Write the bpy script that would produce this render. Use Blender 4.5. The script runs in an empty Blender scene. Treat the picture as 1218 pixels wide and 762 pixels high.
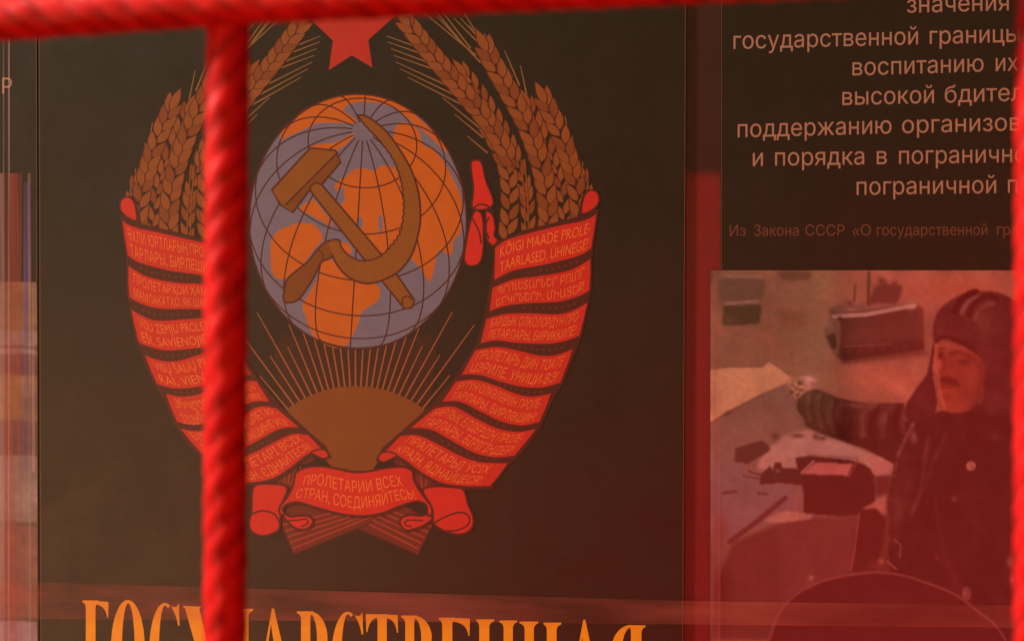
import bpy, bmesh, math, random
import numpy as np
from mathutils import Vector
from mathutils.geometry import tessellate_polygon

random.seed(7)
rng = np.random.default_rng(7)
sc = bpy.context.scene

# ------------------------------------------------------------------ camera
FPX = 1692.0
fwd = Vector((-0.167, 0.985, -0.044)).normalized()
rgt = fwd.cross(Vector((0, 0, 1))).normalized()
upv = rgt.cross(fwd).normalized()
CAM = -1.2 * fwd
cd = bpy.data.cameras.new('camera')
cam = bpy.data.objects.new('camera', cd)
sc.collection.objects.link(cam)
cam.location = CAM
cam.rotation_euler = fwd.to_track_quat('-Z', 'Y').to_euler()
cd.sensor_width = 36.0
cd.lens = 50.0
cd.clip_start = 0.02
cd.clip_end = 100.0
cd.dof.use_dof = True
cd.dof.focus_distance = 1.18
cd.dof.aperture_fstop = 6.6
sc.camera = cam

# ------------------------------------------------------------------ view transform
sc.view_settings.view_transform = 'Standard'
sc.view_settings.look = 'None'
sc.view_settings.exposure = 0.0
sc.view_settings.gamma = 1.0
sc.cycles.use_denoising = True
sc.cycles.max_bounces = 6

# ------------------------------------------------------------------ world: the dim warm room in front of the boards
w = bpy.data.worlds.new('World')
sc.world = w
w.use_nodes = True
wt = w.node_tree
wt.nodes.clear()


class NG:
    """small helper to write node arithmetic"""
    def __init__(self, t): self.t = t; self.l = t.links
    def n(self, kind, **kw):
        x = self.t.nodes.new(kind)
        for k, v in kw.items(): setattr(x, k, v)
        return x
    def put(self, sock, v):
        if hasattr(v, 'is_linked') or hasattr(v, 'links'): self.l.new(v, sock)
        else: sock.default_value = v
    def m(self, op, a, b=0.0, c=0.0):
        x = self.n('ShaderNodeMath', operation=op)
        self.put(x.inputs[0], a); self.put(x.inputs[1], b); self.put(x.inputs[2], c)
        return x.outputs[0]
    def step(self, v, lo, hi):
        x = self.n('ShaderNodeMapRange', interpolation_type='SMOOTHSTEP')
        self.put(x.inputs[0], v); self.put(x.inputs[1], lo); self.put(x.inputs[2], hi)
        x.inputs[3].default_value = 0.0; x.inputs[4].default_value = 1.0
        return x.outputs[0]
    def mix(self, f, a, b):
        x = self.n('ShaderNodeMix', data_type='RGBA')
        self.put(x.inputs[0], f)
        self.put(x.inputs[6], a); self.put(x.inputs[7], b)
        return x.outputs[2]


g = NG(wt)
tc = g.n('ShaderNodeTexCoord')
sp = g.n('ShaderNodeSeparateXYZ'); wt.links.new(tc.outputs['Generated'], sp.inputs[0])
depth = g.m('MAXIMUM', g.m('MULTIPLY', sp.outputs[1], -1.0), 0.05)
U = g.m('DIVIDE', sp.outputs[0], depth)
V = g.m('DIVIDE', sp.outputs[2], depth)
wn = g.n('ShaderNodeTexNoise'); wn.inputs['Scale'].default_value = 9.0; wn.inputs['Detail'].default_value = 3.0
wt.links.new(tc.outputs['Generated'], wn.inputs['Vector'])
nz = g.m('SUBTRACT', wn.outputs[0], 0.5)
# room wall, paler to the left, darker to the upper right
left = g.step(U, 0.05, -0.55)
low = g.step(V, 0.10, -0.22)
room = g.mix(left, (0.40, 0.235, 0.09, 1), (0.86, 0.58, 0.27, 1))
room = g.mix(g.m('MULTIPLY', low, g.m('MULTIPLY', left, 0.95)), room, (3.0, 1.3, 0.62, 1))  # unseen warm glow added low on the left to brighten the boards
# unseen red glow added low and to the right, reddening boards and reflections
ub = g.m('MINIMUM', g.m('ADD', 0.066, g.m('MULTIPLY', nz, 0.02)), g.m('ADD', g.m('MULTIPLY', V, 0.98), g.m('ADD', 0.178, g.m('MULTIPLY', nz, 0.05))))
redf = g.m('MULTIPLY', g.step(g.m('SUBTRACT', U, ub), -0.008, 0.010), g.step(V, 0.010, -0.012))
redf = g.m('MULTIPLY', redf, g.m('ADD', 0.95, g.m('MULTIPLY', nz, 0.9)))
redf = g.m('MAXIMUM', redf, g.m('MULTIPLY', g.step(U, -0.44, -0.16), g.m('MULTIPLY', g.step(V, -0.06, -0.19), 1.0)))
room = g.mix(redf, room, (1.60, 0.07, 0.06, 1))
# away from the middle of the room it is dark
dark = g.m('MAXIMUM', g.m('MAXIMUM', g.step(U, -0.6, -1.0), g.step(U, 0.9, 1.8)), g.m('MAXIMUM', g.step(V, 0.20, 0.5), g.step(V, -0.7, -1.5)))
room = g.mix(dark, room, (0.05, 0.03, 0.02, 1))
bgn = g.n('ShaderNodeBackground'); wt.links.new(room, bgn.inputs[0]); bgn.inputs[1].default_value = 1.0
wo = g.n('ShaderNodeOutputWorld'); wt.links.new(bgn.outputs[0], wo.inputs[0])

# ------------------------------------------------------------------ lamps
def area(name, loc, target, size, power, color):
    ld = bpy.data.lights.new(name, 'AREA')
    ld.size = size; ld.energy = power; ld.color = color
    o = bpy.data.objects.new(name, ld); sc.collection.objects.link(o)
    o.location = loc
    o.rotation_euler = (Vector(target) - Vector(loc)).to_track_quat('-Z', 'Y').to_euler()
    return o

area('key_lamp', (-5.0, -1.60, 2.9), (0, -0.63, 0), 0.5, 820, (1.0, 0.88, 0.76))
area('ceiling_lamp', (-1.5, -0.72, 5.0), (0, -0.63, 0.0), 0.5, 180, (1.0, 0.84, 0.66))

# ------------------------------------------------------------------ helpers
def P(px, py, Y=0.0):
    d = fwd + rgt * ((px - 609.0) / FPX) - upv * ((py - 381.0) / FPX)
    t = (Y - CAM.y) / d.y
    return CAM + d * t

def lin(c):
    c = np.asarray(c, float) / 255.0
    return np.where(c <= 0.04045, c / 12.92, ((c + 0.055) / 1.055) ** 2.4)

MATS = {}
def ink(name, rgb, coat_ior=1.5, coat_rough=0.3, var=0.10, rough=0.6):
    """laminated print: ink colour with slight mottling under a thin gloss film"""
    if name in MATS: return MATS[name]
    m = bpy.data.materials.new(name); m.use_nodes = True
    t = m.node_tree; h = NG(t)
    b = t.nodes['Principled BSDF']
    col = tuple(lin(rgb) * 0.80) + (1.0,)
    tcn = h.n('ShaderNodeTexCoord')
    no = h.n('ShaderNodeTexNoise'); no.inputs['Scale'].default_value = 55.0; no.inputs['Detail'].default_value = 6.0; no.inputs['Roughness'].default_value = 0.75
    t.links.new(tcn.outputs['Object'], no.inputs['Vector'])
    f = h.m('ADD', h.m('MULTIPLY', h.m('SUBTRACT', no.outputs[0], 0.5), var * 4), 1.0)
    vm = h.n('ShaderNodeVectorMath', operation='SCALE'); vm.inputs[0].default_value = col[:3]
    t.links.new(f, vm.inputs['Scale'])
    t.links.new(vm.outputs[0], b.inputs['Base Color'])
    b.inputs['Roughness'].default_value = rough
    b.inputs['Specular IOR Level'].default_value = 0.0
    b.inputs['Coat Weight'].default_value = 1.0
    n3 = h.n('ShaderNodeTexNoise'); n3.inputs['Scale'].default_value = 16.0; n3.inputs['Detail'].default_value = 7.0; n3.inputs['Roughness'].default_value = 0.7
    t.links.new(tcn.outputs['Object'], n3.inputs['Vector'])
    t.links.new(h.m('ADD', coat_rough - 0.16, h.m('MULTIPLY', n3.outputs[0], 0.30)), b.inputs['Coat Roughness'])
    b.inputs['Coat IOR'].default_value = coat_ior
    film_bump(h, b, tcn)
    MATS[name] = m
    return m

def film_bump(h, b, tcn, strength=0.05):
    n2 = h.n('ShaderNodeTexNoise'); n2.inputs['Scale'].default_value = 7.0; n2.inputs['Detail'].default_value = 2.0
    h.l.new(tcn.outputs['Object'], n2.inputs['Vector'])
    bp = h.n('ShaderNodeBump'); bp.inputs['Strength'].default_value = strength; bp.inputs['Distance'].default_value = 0.004
    h.l.new(n2.outputs[0], bp.inputs['Height'])
    h.l.new(bp.outputs[0], b.inputs['Coat Normal'])

def plain(name, rgb, rough=0.6, spec=0.3, var=0.15, scale=40.0, bump=0.0):
    if name in MATS: return MATS[name]
    m = bpy.data.materials.new(name); m.use_nodes = True
    t = m.node_tree; h = NG(t); b = t.nodes['Principled BSDF']
    tcn = h.n('ShaderNodeTexCoord')
    no = h.n('ShaderNodeTexNoise'); no.inputs['Scale'].default_value = scale; no.inputs['Detail'].default_value = 5.0
    t.links.new(tcn.outputs['Object'], no.inputs['Vector'])
    f = h.m('ADD', h.m('MULTIPLY', h.m('SUBTRACT', no.outputs[0], 0.5), var * 4), 1.0)
    vm = h.n('ShaderNodeVectorMath', operation='SCALE'); vm.inputs[0].default_value = tuple(lin(rgb))
    t.links.new(f, vm.inputs['Scale']); t.links.new(vm.outputs[0], b.inputs['Base Color'])
    b.inputs['Roughness'].default_value = rough
    b.inputs['Specular IOR Level'].default_value = spec
    if bump:
        bp = h.n('ShaderNodeBump'); bp.inputs['Strength'].default_value = bump; bp.inputs['Distance'].default_value = 0.0015
        n2 = h.n('ShaderNodeTexNoise'); n2.inputs['Scale'].default_value = 260.0; n2.inputs['Detail'].default_value = 4.0
        t.links.new(tcn.outputs['Object'], n2.inputs['Vector'])
        t.links.new(n2.outputs[0], bp.inputs['Height']); t.links.new(bp.outputs[0], b.inputs['Normal'])
    MATS[name] = m
    return m

def sheen_film(name, rgb, alpha, scale=(170, 170, 3)):
    if name in MATS: return MATS[name]
    m = bpy.data.materials.new(name); m.use_nodes = True
    t = m.node_tree; h = NG(t); b = t.nodes['Principled BSDF']
    tcn = h.n('ShaderNodeTexCoord'); mp = h.n('ShaderNodeMapping'); mp.inputs['Scale'].default_value = scale
    t.links.new(tcn.outputs['Object'], mp.inputs[0])
    no = h.n('ShaderNodeTexNoise'); no.inputs['Scale'].default_value = 1.0; no.inputs['Detail'].default_value = 3.0
    t.links.new(mp.outputs[0], no.inputs['Vector'])
    b.inputs['Base Color'].default_value = tuple(lin(rgb)) + (1,)
    b.inputs['Roughness'].default_value = 0.35
    t.links.new(h.m('MULTIPLY', h.step(no.outputs[0], 0.2, 0.8), alpha * 2.0), b.inputs['Alpha'])
    MATS[name] = m
    return m

def link(name, me, parent=None):
    o = bpy.data.objects.new(name, me); sc.collection.objects.link(o)
    if parent is not None: o.parent = parent
    return o

def tag(o, label, cat, group=None):
    o['label'] = label; o['category'] = cat
    if group: o['group'] = group
    return o

def cr(pts, closed=False, n=6):
    """Catmull-Rom through the points"""
    p = [np.array(q, float) for q in pts]
    out = []
    m = len(p)
    segs = m if closed else m - 1
    for i in range(segs):
        if closed: a, b, c, d = p[(i - 1) % m], p[i], p[(i + 1) % m], p[(i + 2) % m]
        else: a, b, c, d = p[max(i - 1, 0)], p[i], p[i + 1], p[min(i + 2, m - 1)]
        for k in range(n):
            t = k / n
            out.append(0.5 * ((2 * b) + (-a + c) * t + (2 * a - 5 * b + 4 * c - d) * t * t + (-a + 3 * b - 3 * c + d) * t ** 3))
    if not closed: out.append(p[-1])
    return out

class Print:
    """flat inked shapes on a board, gathered into one mesh"""
    def __init__(self, base):
        self.y = 4e-5 + base * 5e-7; self.v = []; self.f = []; self.fm = []; self.mats = []
    def mi(self, m):
        if m not in self.mats: self.mats.append(m)
        return self.mats.index(m)
    def up(self): self.y += 5e-7
    def poly(self, pts, m, y=None):
        self.up()
        y = self.y if y is None else y
        pts = [tuple(q) for q in pts]
        a = sum(pts[i][0] * pts[(i + 1) % len(pts)][1] - pts[(i + 1) % len(pts)][0] * pts[i][1] for i in range(len(pts)))
        if a > 0: pts = pts[::-1]
        s = len(self.v)
        self.v += [P(q[0], q[1], -y) for q in pts]
        self.f.append(list(range(s, s + len(pts)))); self.fm.append(self.mi(m))
    def stroke(self, pts, wd, m, closed=False, taper=None):
        self.up()
        p = [np.array(q, float) for q in pts]
        q = [p[0]]
        for x in p[1:]:
            if np.hypot(*(x - q[-1])) > 0.05: q.append(x)
        p = q
        if closed and np.hypot(*(p[0] - p[-1])) < 0.05: p.pop()
        n = len(p)
        if n < 2: return
        s = len(self.v)
        for i in range(n):
            if closed: a, b = p[i - 1], p[(i + 1) % n]
            else: a, b = p[max(i - 1, 0)], p[min(i + 1, n - 1)]
            d = (b - a) / (np.hypot(*(b - a)) + 1e-9)
            nn = np.array((-d[1], d[0])) * 0.5 * (wd if taper is None else wd + (taper - wd) * i / (n - 1))
            for e in (p[i] + nn, p[i] - nn): self.v.append(P(e[0], e[1], -self.y))
        for i in range(n if closed else n - 1):
            j = (i + 1) % n
            self.f.append([s + 2 * i, s + 2 * i + 1, s + 2 * j + 1, s + 2 * j]); self.fm.append(self.mi(m))
    def glyphs(self, text, fn, m):
        """text warped by fn(u, v): u 0..1 along the word, v in cap heights above the baseline"""
        vv, ff = glyph_mesh(text)
        self.up()
        s = len(self.v)
        for x, yy, k in vv:
            q = fn(x, yy)
            self.v.append(P(q[0], q[1], -self.y - k * 5e-7))
        self.y += 1.5e-6
        for f in ff:
            self.f.append([s + i for i in f][::1]); self.fm.append(self.mi(m))
    def build(self, name, parent=None):
        me = bpy.data.meshes.new(name)
        me.from_pydata([tuple(v) for v in self.v], [], self.f)
        for m in self.mats: me.materials.append(m)
        me.polygons.foreach_set('material_index', self.fm)
        me.update()
        return link(name, me, parent)

_gl = {}
def glyph_mesh(text):
    """outline of a word in the built-in font: x 0..1, y in cap heights"""
    if text in _gl: return _gl[text]
    cu = bpy.data.curves.new('lettering', 'FONT'); cu.body = text; cu.resolution_u = 3
    ob = bpy.data.objects.new('lettering', cu); sc.collection.objects.link(ob)
    cu.fill_mode = 'NONE'
    dg = bpy.context.evaluated_depsgraph_get()
    me = bpy.data.meshes.new_from_object(ob.evaluated_get(dg))
    co = np.array([x.co[:2] for x in me.vertices])
    nb = {}
    for e in me.edges:
        nb.setdefault(e.vertices[0], []).append(e.vertices[1]); nb.setdefault(e.vertices[1], []).append(e.vertices[0])
    bpy.data.objects.remove(ob); bpy.data.curves.remove(cu); bpy.data.meshes.remove(me)
    loops, seen = [], set()
    for st in sorted(nb):
        if st in seen: continue
        lp, cur = [], st
        while cur is not None and cur not in seen:
            seen.add(cur); lp.append(cur)
            cur = next((k for k in sorted(nb[cur], key=lambda q: q) if k not in seen), None)
        if len(lp) > 2: loops.append(co[lp])
    def sarea(c): return 0.5 * float(np.sum(c[:, 0] * np.roll(c[:, 1], -1) - np.roll(c[:, 0], -1) * c[:, 1]))
    def inside(p, c):
        r = False
        for k in range(len(c)):
            a, b = c[k - 1], c[k]
            if (a[1] > p[1]) != (b[1] > p[1]) and p[0] < (b[0] - a[0]) * (p[1] - a[1]) / (b[1] - a[1]) + a[0]: r = not r
        return r
    def split(c):
        # cut a contour that crosses itself into simple loops
        n = len(c)
        for i in range(n):
            p, r = c[i], c[(i + 1) % n] - c[i]
            for j in range(i + 2, n):
                if i == 0 and j == n - 1: continue
                q, t = c[j], c[(j + 1) % n] - c[j]
                den = r[0] * t[1] - r[1] * t[0]
                if abs(den) < 1e-12: continue
                d = q - p
                a_, b_ = (d[0] * t[1] - d[1] * t[0]) / den, (d[0] * r[1] - d[1] * r[0]) / den
                if 1e-6 < a_ < 1 - 1e-6 and 1e-6 < b_ < 1 - 1e-6:
                    x = (p + r * a_)[None]
                    return split(np.concatenate([x, c[i + 1:j + 1]])) + split(np.concatenate([c[:i + 1], x, c[j + 1:]]))
        return [c]
    loops = [q for c in loops for q in split(c) if len(q) > 2 and abs(sarea(q)) > 1e-5]
    outs, hole_of = [], {}
    for a, c in enumerate(loops):
        box = [b for b in range(len(loops)) if b != a and abs(sarea(loops[b])) > abs(sarea(c)) and all(inside(q * 0.98 + c.mean(0) * 0.02, loops[b]) for q in np.concatenate([c, (c + np.roll(c, -1, 0)) / 2]))]
        if not box: outs.append(c); continue
        b = min(box, key=lambda k: abs(sarea(loops[k])))
        if sarea(c) * sarea(loops[b]) < 0: hole_of.setdefault(b, []).append(c)
    outs = [(c, hole_of.get(next(k for k in range(len(loops)) if loops[k] is c), [])) for c in outs]
    v, f, lay = [], [], []
    for k, (c, hs) in enumerate(outs):
        pl_ = [[Vector((x, y, 0)) for x, y in q] for q in [c] + hs]
        s0 = len(v)
        for q in [c] + hs: v += [tuple(x) for x in q]
        f += [[s0 + x for x in tri] for tri in tessellate_polygon(pl_)]
        lay += [(k % 3)] * (len(v) - s0)
    v = np.array(v)
    x0, x1 = v[:, 0].min(), v[:, 0].max()
    vv = np.stack([(v[:, 0] - x0) / (x1 - x0), v[:, 1] / CAPH, np.array(lay)], 1)
    _gl[text] = (vv, f)
    return _gl[text]
CAPH = 0.73
def board(name, x0, x1, y0, y1, m, thick=0.004, Y=0.0):
    """slab whose front face spans the photo points, with a fine bevel"""
    c = [P(x0[0], y0, Y), P(x1[0], y0, Y), P(x1[1], y1, Y), P(x0[1], y1, Y)]
    bm = bmesh.new()
    fr = [bm.verts.new(q) for q in c]
    bk = [bm.verts.new(q + Vector((0, thick, 0))) for q in c]
    bm.faces.new(fr[::-1]); bm.faces.new(bk)
    for i in range(4): bm.faces.new([fr[i], fr[(i + 1) % 4], bk[(i + 1) % 4], bk[i]])
    bmesh.ops.recalc_face_normals(bm, faces=bm.faces)
    bmesh.ops.bevel(bm, geom=[e for e in bm.edges], offset=0.0005, segments=2, affect='EDGES')
    me = bpy.data.meshes.new(name); bm.to_mesh(me); bm.free()
    me.materials.append(m)
    return link(name, me)

# ------------------------------------------------------------------ large surfaces
BLACK = ink('black_print', (23, 19, 11), var=0.3)
wall_m = plain('dark_brown_wall', (52, 25, 18), var=0.2, rough=0.5)
wb = bpy.data.meshes.new('background')
bm = bmesh.new()
bmesh.ops.create_cube(bm, size=1.0)
bmesh.ops.scale(bm, vec=(6, 0.1, 4), verts=bm.verts); bmesh.ops.translate(bm, vec=(0, 0.0551, 0), verts=bm.verts)
bm.to_mesh(wb); bm.free(); wb.materials.append(wall_m)
wall = link('background', wb); wall['kind'] = 'structure'

GAPM = ink('red_reflection', (112, 24, 26))
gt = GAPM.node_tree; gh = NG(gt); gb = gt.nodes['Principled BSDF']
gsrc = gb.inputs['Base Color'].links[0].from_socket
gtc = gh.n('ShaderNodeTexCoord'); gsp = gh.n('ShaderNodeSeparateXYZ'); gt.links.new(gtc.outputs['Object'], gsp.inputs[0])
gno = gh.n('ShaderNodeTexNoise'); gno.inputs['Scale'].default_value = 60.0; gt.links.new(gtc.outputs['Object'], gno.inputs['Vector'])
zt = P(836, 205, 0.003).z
gt.links.new(gh.mix(gh.step(gh.m('ADD', gsp.outputs[2], gh.m('MULTIPLY', gh.m('SUBTRACT', gno.outputs[0], 0.5), 0.012)), zt - 0.008, zt + 0.006), gsrc, tuple(lin((44, 19, 14))) + (1,)), gb.inputs['Base Color'])  # red reflection painted into the board colour, fading out towards the top
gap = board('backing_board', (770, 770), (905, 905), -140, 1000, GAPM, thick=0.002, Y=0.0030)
tag(gap, 'backing board with a red reflection painted below its dark upper end, in the gap between emblem and text boards', 'backing board')

centre = board('emblem_board', (44.5, 47.5), (817, 812), -140, 1000, BLACK)
tag(centre, 'black poster board printed with a red and orange state emblem of globe, sickle and wheat', 'poster board', 'black poster boards side by side')
right = board('text_board', (857, 857), (1420, 1420), -140, 1000, BLACK, Y=-0.0005)
tag(right, 'black poster board with pale lines of text above a photograph of a soldier', 'poster board', 'black poster boards side by side')
leftb = board('side_board', (-520, -520), (43.7, 46.8), -140, 1000, BLACK)
tag(leftb, 'black poster board cut off at the left with one letter above a brownish photograph', 'poster board', 'black poster boards side by side')

edge_m = ink('edge_highlight', (84, 62, 44))  # light caught along the board edges, painted as thin pale lines
for par, x, y in ((centre, (46.2, 49.2), 0.0), (centre, (816, 811), 0.0), (right, (858.2, 858.2), 0.0005), (leftb, (42.4, 45.6), 0.0)):
    p = Print(0); p.y += y; p.stroke([(x[0], -130), (x[0] * .5 + x[1] * .5, 430), (x[1], 990)], 1.0, edge_m); p.build('edge_glint', par)

# ================================================================== EMBLEM
RED = ink('ribbon_red', (186, 38, 26)); RED2 = ink('scroll_red', (192, 34, 25)); STARM = ink('star_red', (170, 38, 27))
MAROON = ink('maroon_line', (72, 20, 17)); MARD = ink('maroon_shade', (62, 24, 17)); GOLD = ink('gold_lettering', (222, 110, 46))
BRONZE = ink('bronze', (128, 77, 21)); BRONZE_D = ink('bronze_dark', (113, 63, 18)); BLINE = ink('bronze_line', (72, 28, 18))
SEA = ink('globe_sea', (106, 104, 122)); LAND = ink('globe_land', (182, 93, 16)); GRID = ink('globe_line', (66, 26, 24))
SUNM = ink('sun_brown', (118, 65, 19)); RAY = ink('ray_tan', (146, 84, 46)); RAYBG = ink('ray_ground', (46, 22, 14))
GRAIN = ink('grain', (130, 72, 27)); GRAIN2 = ink('grain_dark', (118, 61, 24)); AWN = ink('awn', (128, 92, 48)); WLINE = ink('grain_line', (76, 28, 16))

def mirror(q):
    x, y = q
    d = x - 421.0
    dx = -0.955 * d - 4.0 * max(0.0, 1 - d / 110.0)
    dy = 8.0 * min(1.0, max(0.0, (470 - y) / 60.0)) * min(1.0, max(0.0, (d - 120) / 100.0)) - 4.0 * min(1.0, max(0.0, (y - 500) / 50.0))
    return (421.0 + dx, y + dy)
ident = lambda q: q
sides = (ident, mirror)

# ---- sun and rays
p = Print(0)
p.poly([(338, 396), (425, 418), (512, 396), (520, 420), (508, 492), (423, 470), (338, 490), (326, 420)], RAYBG)
i = 0
xs = []
x = 336.0
while x <= 510:
    xs.append(x); x += 6.3 + (0.7 if abs(x - 423) > 40 else 0)
for i, x in enumerate(xs):
    dx = x - 423
    by = 594 - math.sqrt(max(135 ** 2 - dx ** 2, 0)) + 2
    a = math.radians(0.5 * dx)
    ln = (118 if abs(dx) > 50 else 90) if i % 2 == 0 else (66 if abs(dx) > 50 else 90)
    if abs(dx) > 78: ln *= 0.8
    p.stroke([(x, by), (x + math.sin(a) * ln, by - math.cos(a) * ln)], 2.0, RAY, taper=1.1)
p.build('sun_ray', centre)
p = Print(60)
arc = [(423 + 135 * math.sin(t), 594 - 135 * math.cos(t)) for t in np.linspace(-0.655, 0.655, 30)]
p.poly(arc + [(482, 514), (462, 532), (450, 548), (440, 564), (420, 566), (400, 562), (386, 545), (372, 530), (354, 512)], SUNM)
p.build('sun', centre)

# ---- globe
GC = (425.5, 263.5); GRX, GRY = 129.5, 151.5
p = Print(70)
ell = [(GC[0] + GRX * math.cos(t), GC[1] + GRY * math.sin(t)) for t in np.linspace(0, 2 * math.pi, 96, endpoint=False)]
p.poly(ell, SEA)
globe = p.build('globe', centre)
p = Print(72)
lands = [
    [(333, 166), (340, 150), (355, 135), (375, 123), (400, 114.5), (430, 112.5), (460, 117.5), (482, 127), (470, 128), (445, 122), (425, 121.5), (412, 126), (410, 132), (420, 140), (423, 147), (400, 146), (376, 147), (366, 152), (352, 158)],
    [(366, 178), (376, 172), (396, 170), (408, 165), (421, 158), (418, 165), (402, 178), (385, 178)],
    [(474, 147), (490, 148), (499, 158), (503, 172), (515, 178), (527, 192), (540, 215), (549, 240), (548, 275), (540, 285), (537, 303), (528, 300), (522, 297), (518, 312), (511, 335), (503, 322), (490, 308), (485, 290), (490, 250), (486, 215), (478, 190), (468, 165)],
    [(467, 121), (485, 130), (505, 147), (522, 165), (533, 180), (528, 179), (513, 164), (496, 150), (478, 135)],
    [(398, 224), (404, 214), (412, 210), (420, 202), (432, 200), (445, 203), (455, 197), (472, 203), (485, 240), (483, 270), (474, 290), (458, 308), (445, 304), (428, 283), (412, 262), (403, 248), (411, 236)],
    [(322, 290), (328, 277), (340, 270), (358, 265), (374, 268), (384, 283), (375, 295), (358, 317), (345, 328), (333, 332), (323, 322)],
    [(357, 248), (372, 238), (385, 252), (396, 268), (385, 264), (368, 255)],
    [(385, 302), (400, 314), (420, 328), (445, 336), (452, 347), (449, 358), (438, 365), (430, 372), (425, 387), (415, 406), (404, 414), (385, 409), (372, 398), (364, 378), (360, 362), (370, 345), (380, 325)],
    [(405, 289), (414, 290), (419, 299), (412, 302)],
]
for L in lands: p.poly(cr(L, True, 4), LAND)
for L in ([(450, 258), (454, 257), (455, 270), (452, 277), (450, 268)], [(424, 262), (430, 258), (431, 268), (426, 272)], [(403, 228), (409, 222), (408, 234), (402, 240)]): p.poly(cr(L, True, 4), SEA)
p.build('land', globe)
# graticule: orthographic sphere, pole tilted toward the viewer
lat0 = math.radians(44.5); roll = math.radians(4.0)
def sph(lat, lon):
    la, lo = math.radians(lat), math.radians(lon)
    X = math.cos(la) * math.sin(lo); Yv = math.sin(la) * math.cos(lat0) - math.cos(la) * math.cos(lo) * math.sin(lat0)
    Z = math.sin(la) * math.sin(lat0) + math.cos(la) * math.cos(lo) * math.cos(lat0)
    X, Yv = X * math.cos(roll) + Yv * math.sin(roll), -X * math.sin(roll) + Yv * math.cos(roll)
    return GC[0] + GRX * X, GC[1] - GRY * Yv, Z
p = Print(90)
def vis_line(pts):
    run = []
    for x, y, z in pts:
        if z > 0.0: run.append((x, y))
        else:
            if len(run) > 2: p.stroke(run, 1.6, GRID)
            run = []
    if len(run) > 2: p.stroke(run, 1.6, GRID)
for lat in (60, 39, 17, -3, -22, -38):
    vis_line([sph(lat, lo) for lo in range(-180, 181, 4)])
for lon in range(-180, 180, 20):
    vis_line([sph(la, lon) for la in range(84, -60, -4)])
p.stroke(ell, 2.2, GRID, closed=True)
p.build('grid_line', globe)

# ---- hammer and sickle
p = Print(160)
p.poly([(370, 227), (369, 222), (375, 217), (383, 220), (453, 302), (473, 328), (493, 357), (490, 366), (481, 367), (456, 336), (432, 307)], BRONZE)
p.stroke([(369, 227), (369, 222), (375, 217), (383, 220), (453, 302), (473, 328), (493, 357), (490, 366), (481, 367), (456, 336), (432, 307), (369, 227)], 2.2, BLINE)
p.stroke(cr([(479, 362), (479, 355), (485, 352), (490, 356)]), 1.8, BLINE)
hd = [(323, 226), (369, 176), (399, 179), (405, 193), (383, 219), (375, 217), (368, 226), (348, 253), (333, 243)]
p2 = Print(150)
p2.poly(hd, BRONZE)
p2.poly([(340, 243), (401, 181), (405, 193), (383, 219), (375, 217), (368, 226), (348, 253)], BRONZE_D)
p2.stroke(hd, 2.4, BLINE, closed=True); p2.stroke([(339, 244), (402, 181)], 2.0, BLINE)
hh = p.build('hammer_handle', centre)
p2.build('hammer_head', centre)
p = Print(176)
outer = cr([(425, 137), (437, 139), (458, 155), (474, 176), (489, 202), (498, 231), (500, 257), (498, 275), (490, 302), (475, 322), (455, 333), (435, 337), (415, 330), (401, 315), (395, 302)])
inner = cr([(390, 287), (397, 285), (403.5, 286), (406, 294), (415, 304), (430, 310), (450, 306), (465, 292), (476, 275), (480, 250), (479, 229), (475, 208), (466, 187), (450, 166), (434, 149), (425, 137)])
p.poly(outer + inner, BRONZE)
p.stroke(outer, 2.2, BLINE)
saw = []
for k, q in enumerate(inner):
    saw.append((q[0] + (1.0 if k % 2 else -0.8), q[1] + (0.5 if k % 2 else -0.5)))
p.stroke(saw, 2.0, BLINE)
p.build('sickle_blade', centre)
p = Print(170)
hpts = cr([(391, 286), (377, 297), (366, 311), (343, 330), (339, 342), (337, 355), (342, 360), (355, 356), (366, 341), (374, 328), (382, 312), (394, 306), (398, 294)], True)
p.poly(hpts, BRONZE_D); p.stroke(hpts, 2.2, BLINE, closed=True)
p.stroke(cr([(378, 297), (384, 303), (383, 311)]), 1.6, BLINE)
p.build('sickle_handle', centre)

# ---- star
p = Print(0)
p.poly([(391, 83.5), (418.5, 66), (443, 80.5), (438, 48), (472, 17), (432, 10), (419, -32), (404, 9), (364, 18), (396, 48.5)], STARM)
p.build('star', centre)

# ---- wheat sheaves
def grain(pr, c, ang, L, Wd, m, line=True):
    pts = []
    for t in np.linspace(0, 1, 7):
        pts.append((t, math.sin(math.pi * t ** 0.8) * 0.5))
    ca, sa = math.sin(ang), -math.cos(ang)
    shp = [(c[0] + ca * L * (t - 0.5) - sa * Wd * s, c[1] + sa * L * (t - 0.5) + ca * Wd * s) for t, s in pts]
    shp += [(c[0] + ca * L * (t - 0.5) + sa * Wd * s, c[1] + sa * L * (t - 0.5) - ca * Wd * s) for t, s in pts[-2:0:-1]]
    if line: pr.poly([(c[0] + (x - c[0]) * 1.12 + 0.6 * (1 if x > c[0] else -1), c[1] + (y - c[1]) * 1.08) for x, y in shp], WLINE)
    pr.poly(shp, m)
ears = [   # path from the lower end to the tip, number of grain pairs
    ([(600, 300), (606, 250), (604, 205), (590, 168), (576, 145)], 8, 25, 12),
    ([(607, 190), (584, 150), (550, 108), (520, 72), (498, 45), (480, 22)], 13, 26, 13),
    ([(652, 290), (651, 240), (643, 195), (627, 150), (606, 110), (588, 78), (574, 50)], 14, 27, 13.5),
    ([(690, 265), (686, 225), (674, 180), (660, 145), (644, 112)], 9, 26, 12.5),
    ([(629, 296), (627, 240), (618, 200), (600, 158), (572, 112), (548, 82)], 12, 23, 9),
    ([(672, 275), (668, 228), (656, 186), (640, 150), (626, 120)], 8, 24, 10),
    ([(702, 255), (699, 232), (692, 205)], 3, 20, 8),
]
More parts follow.
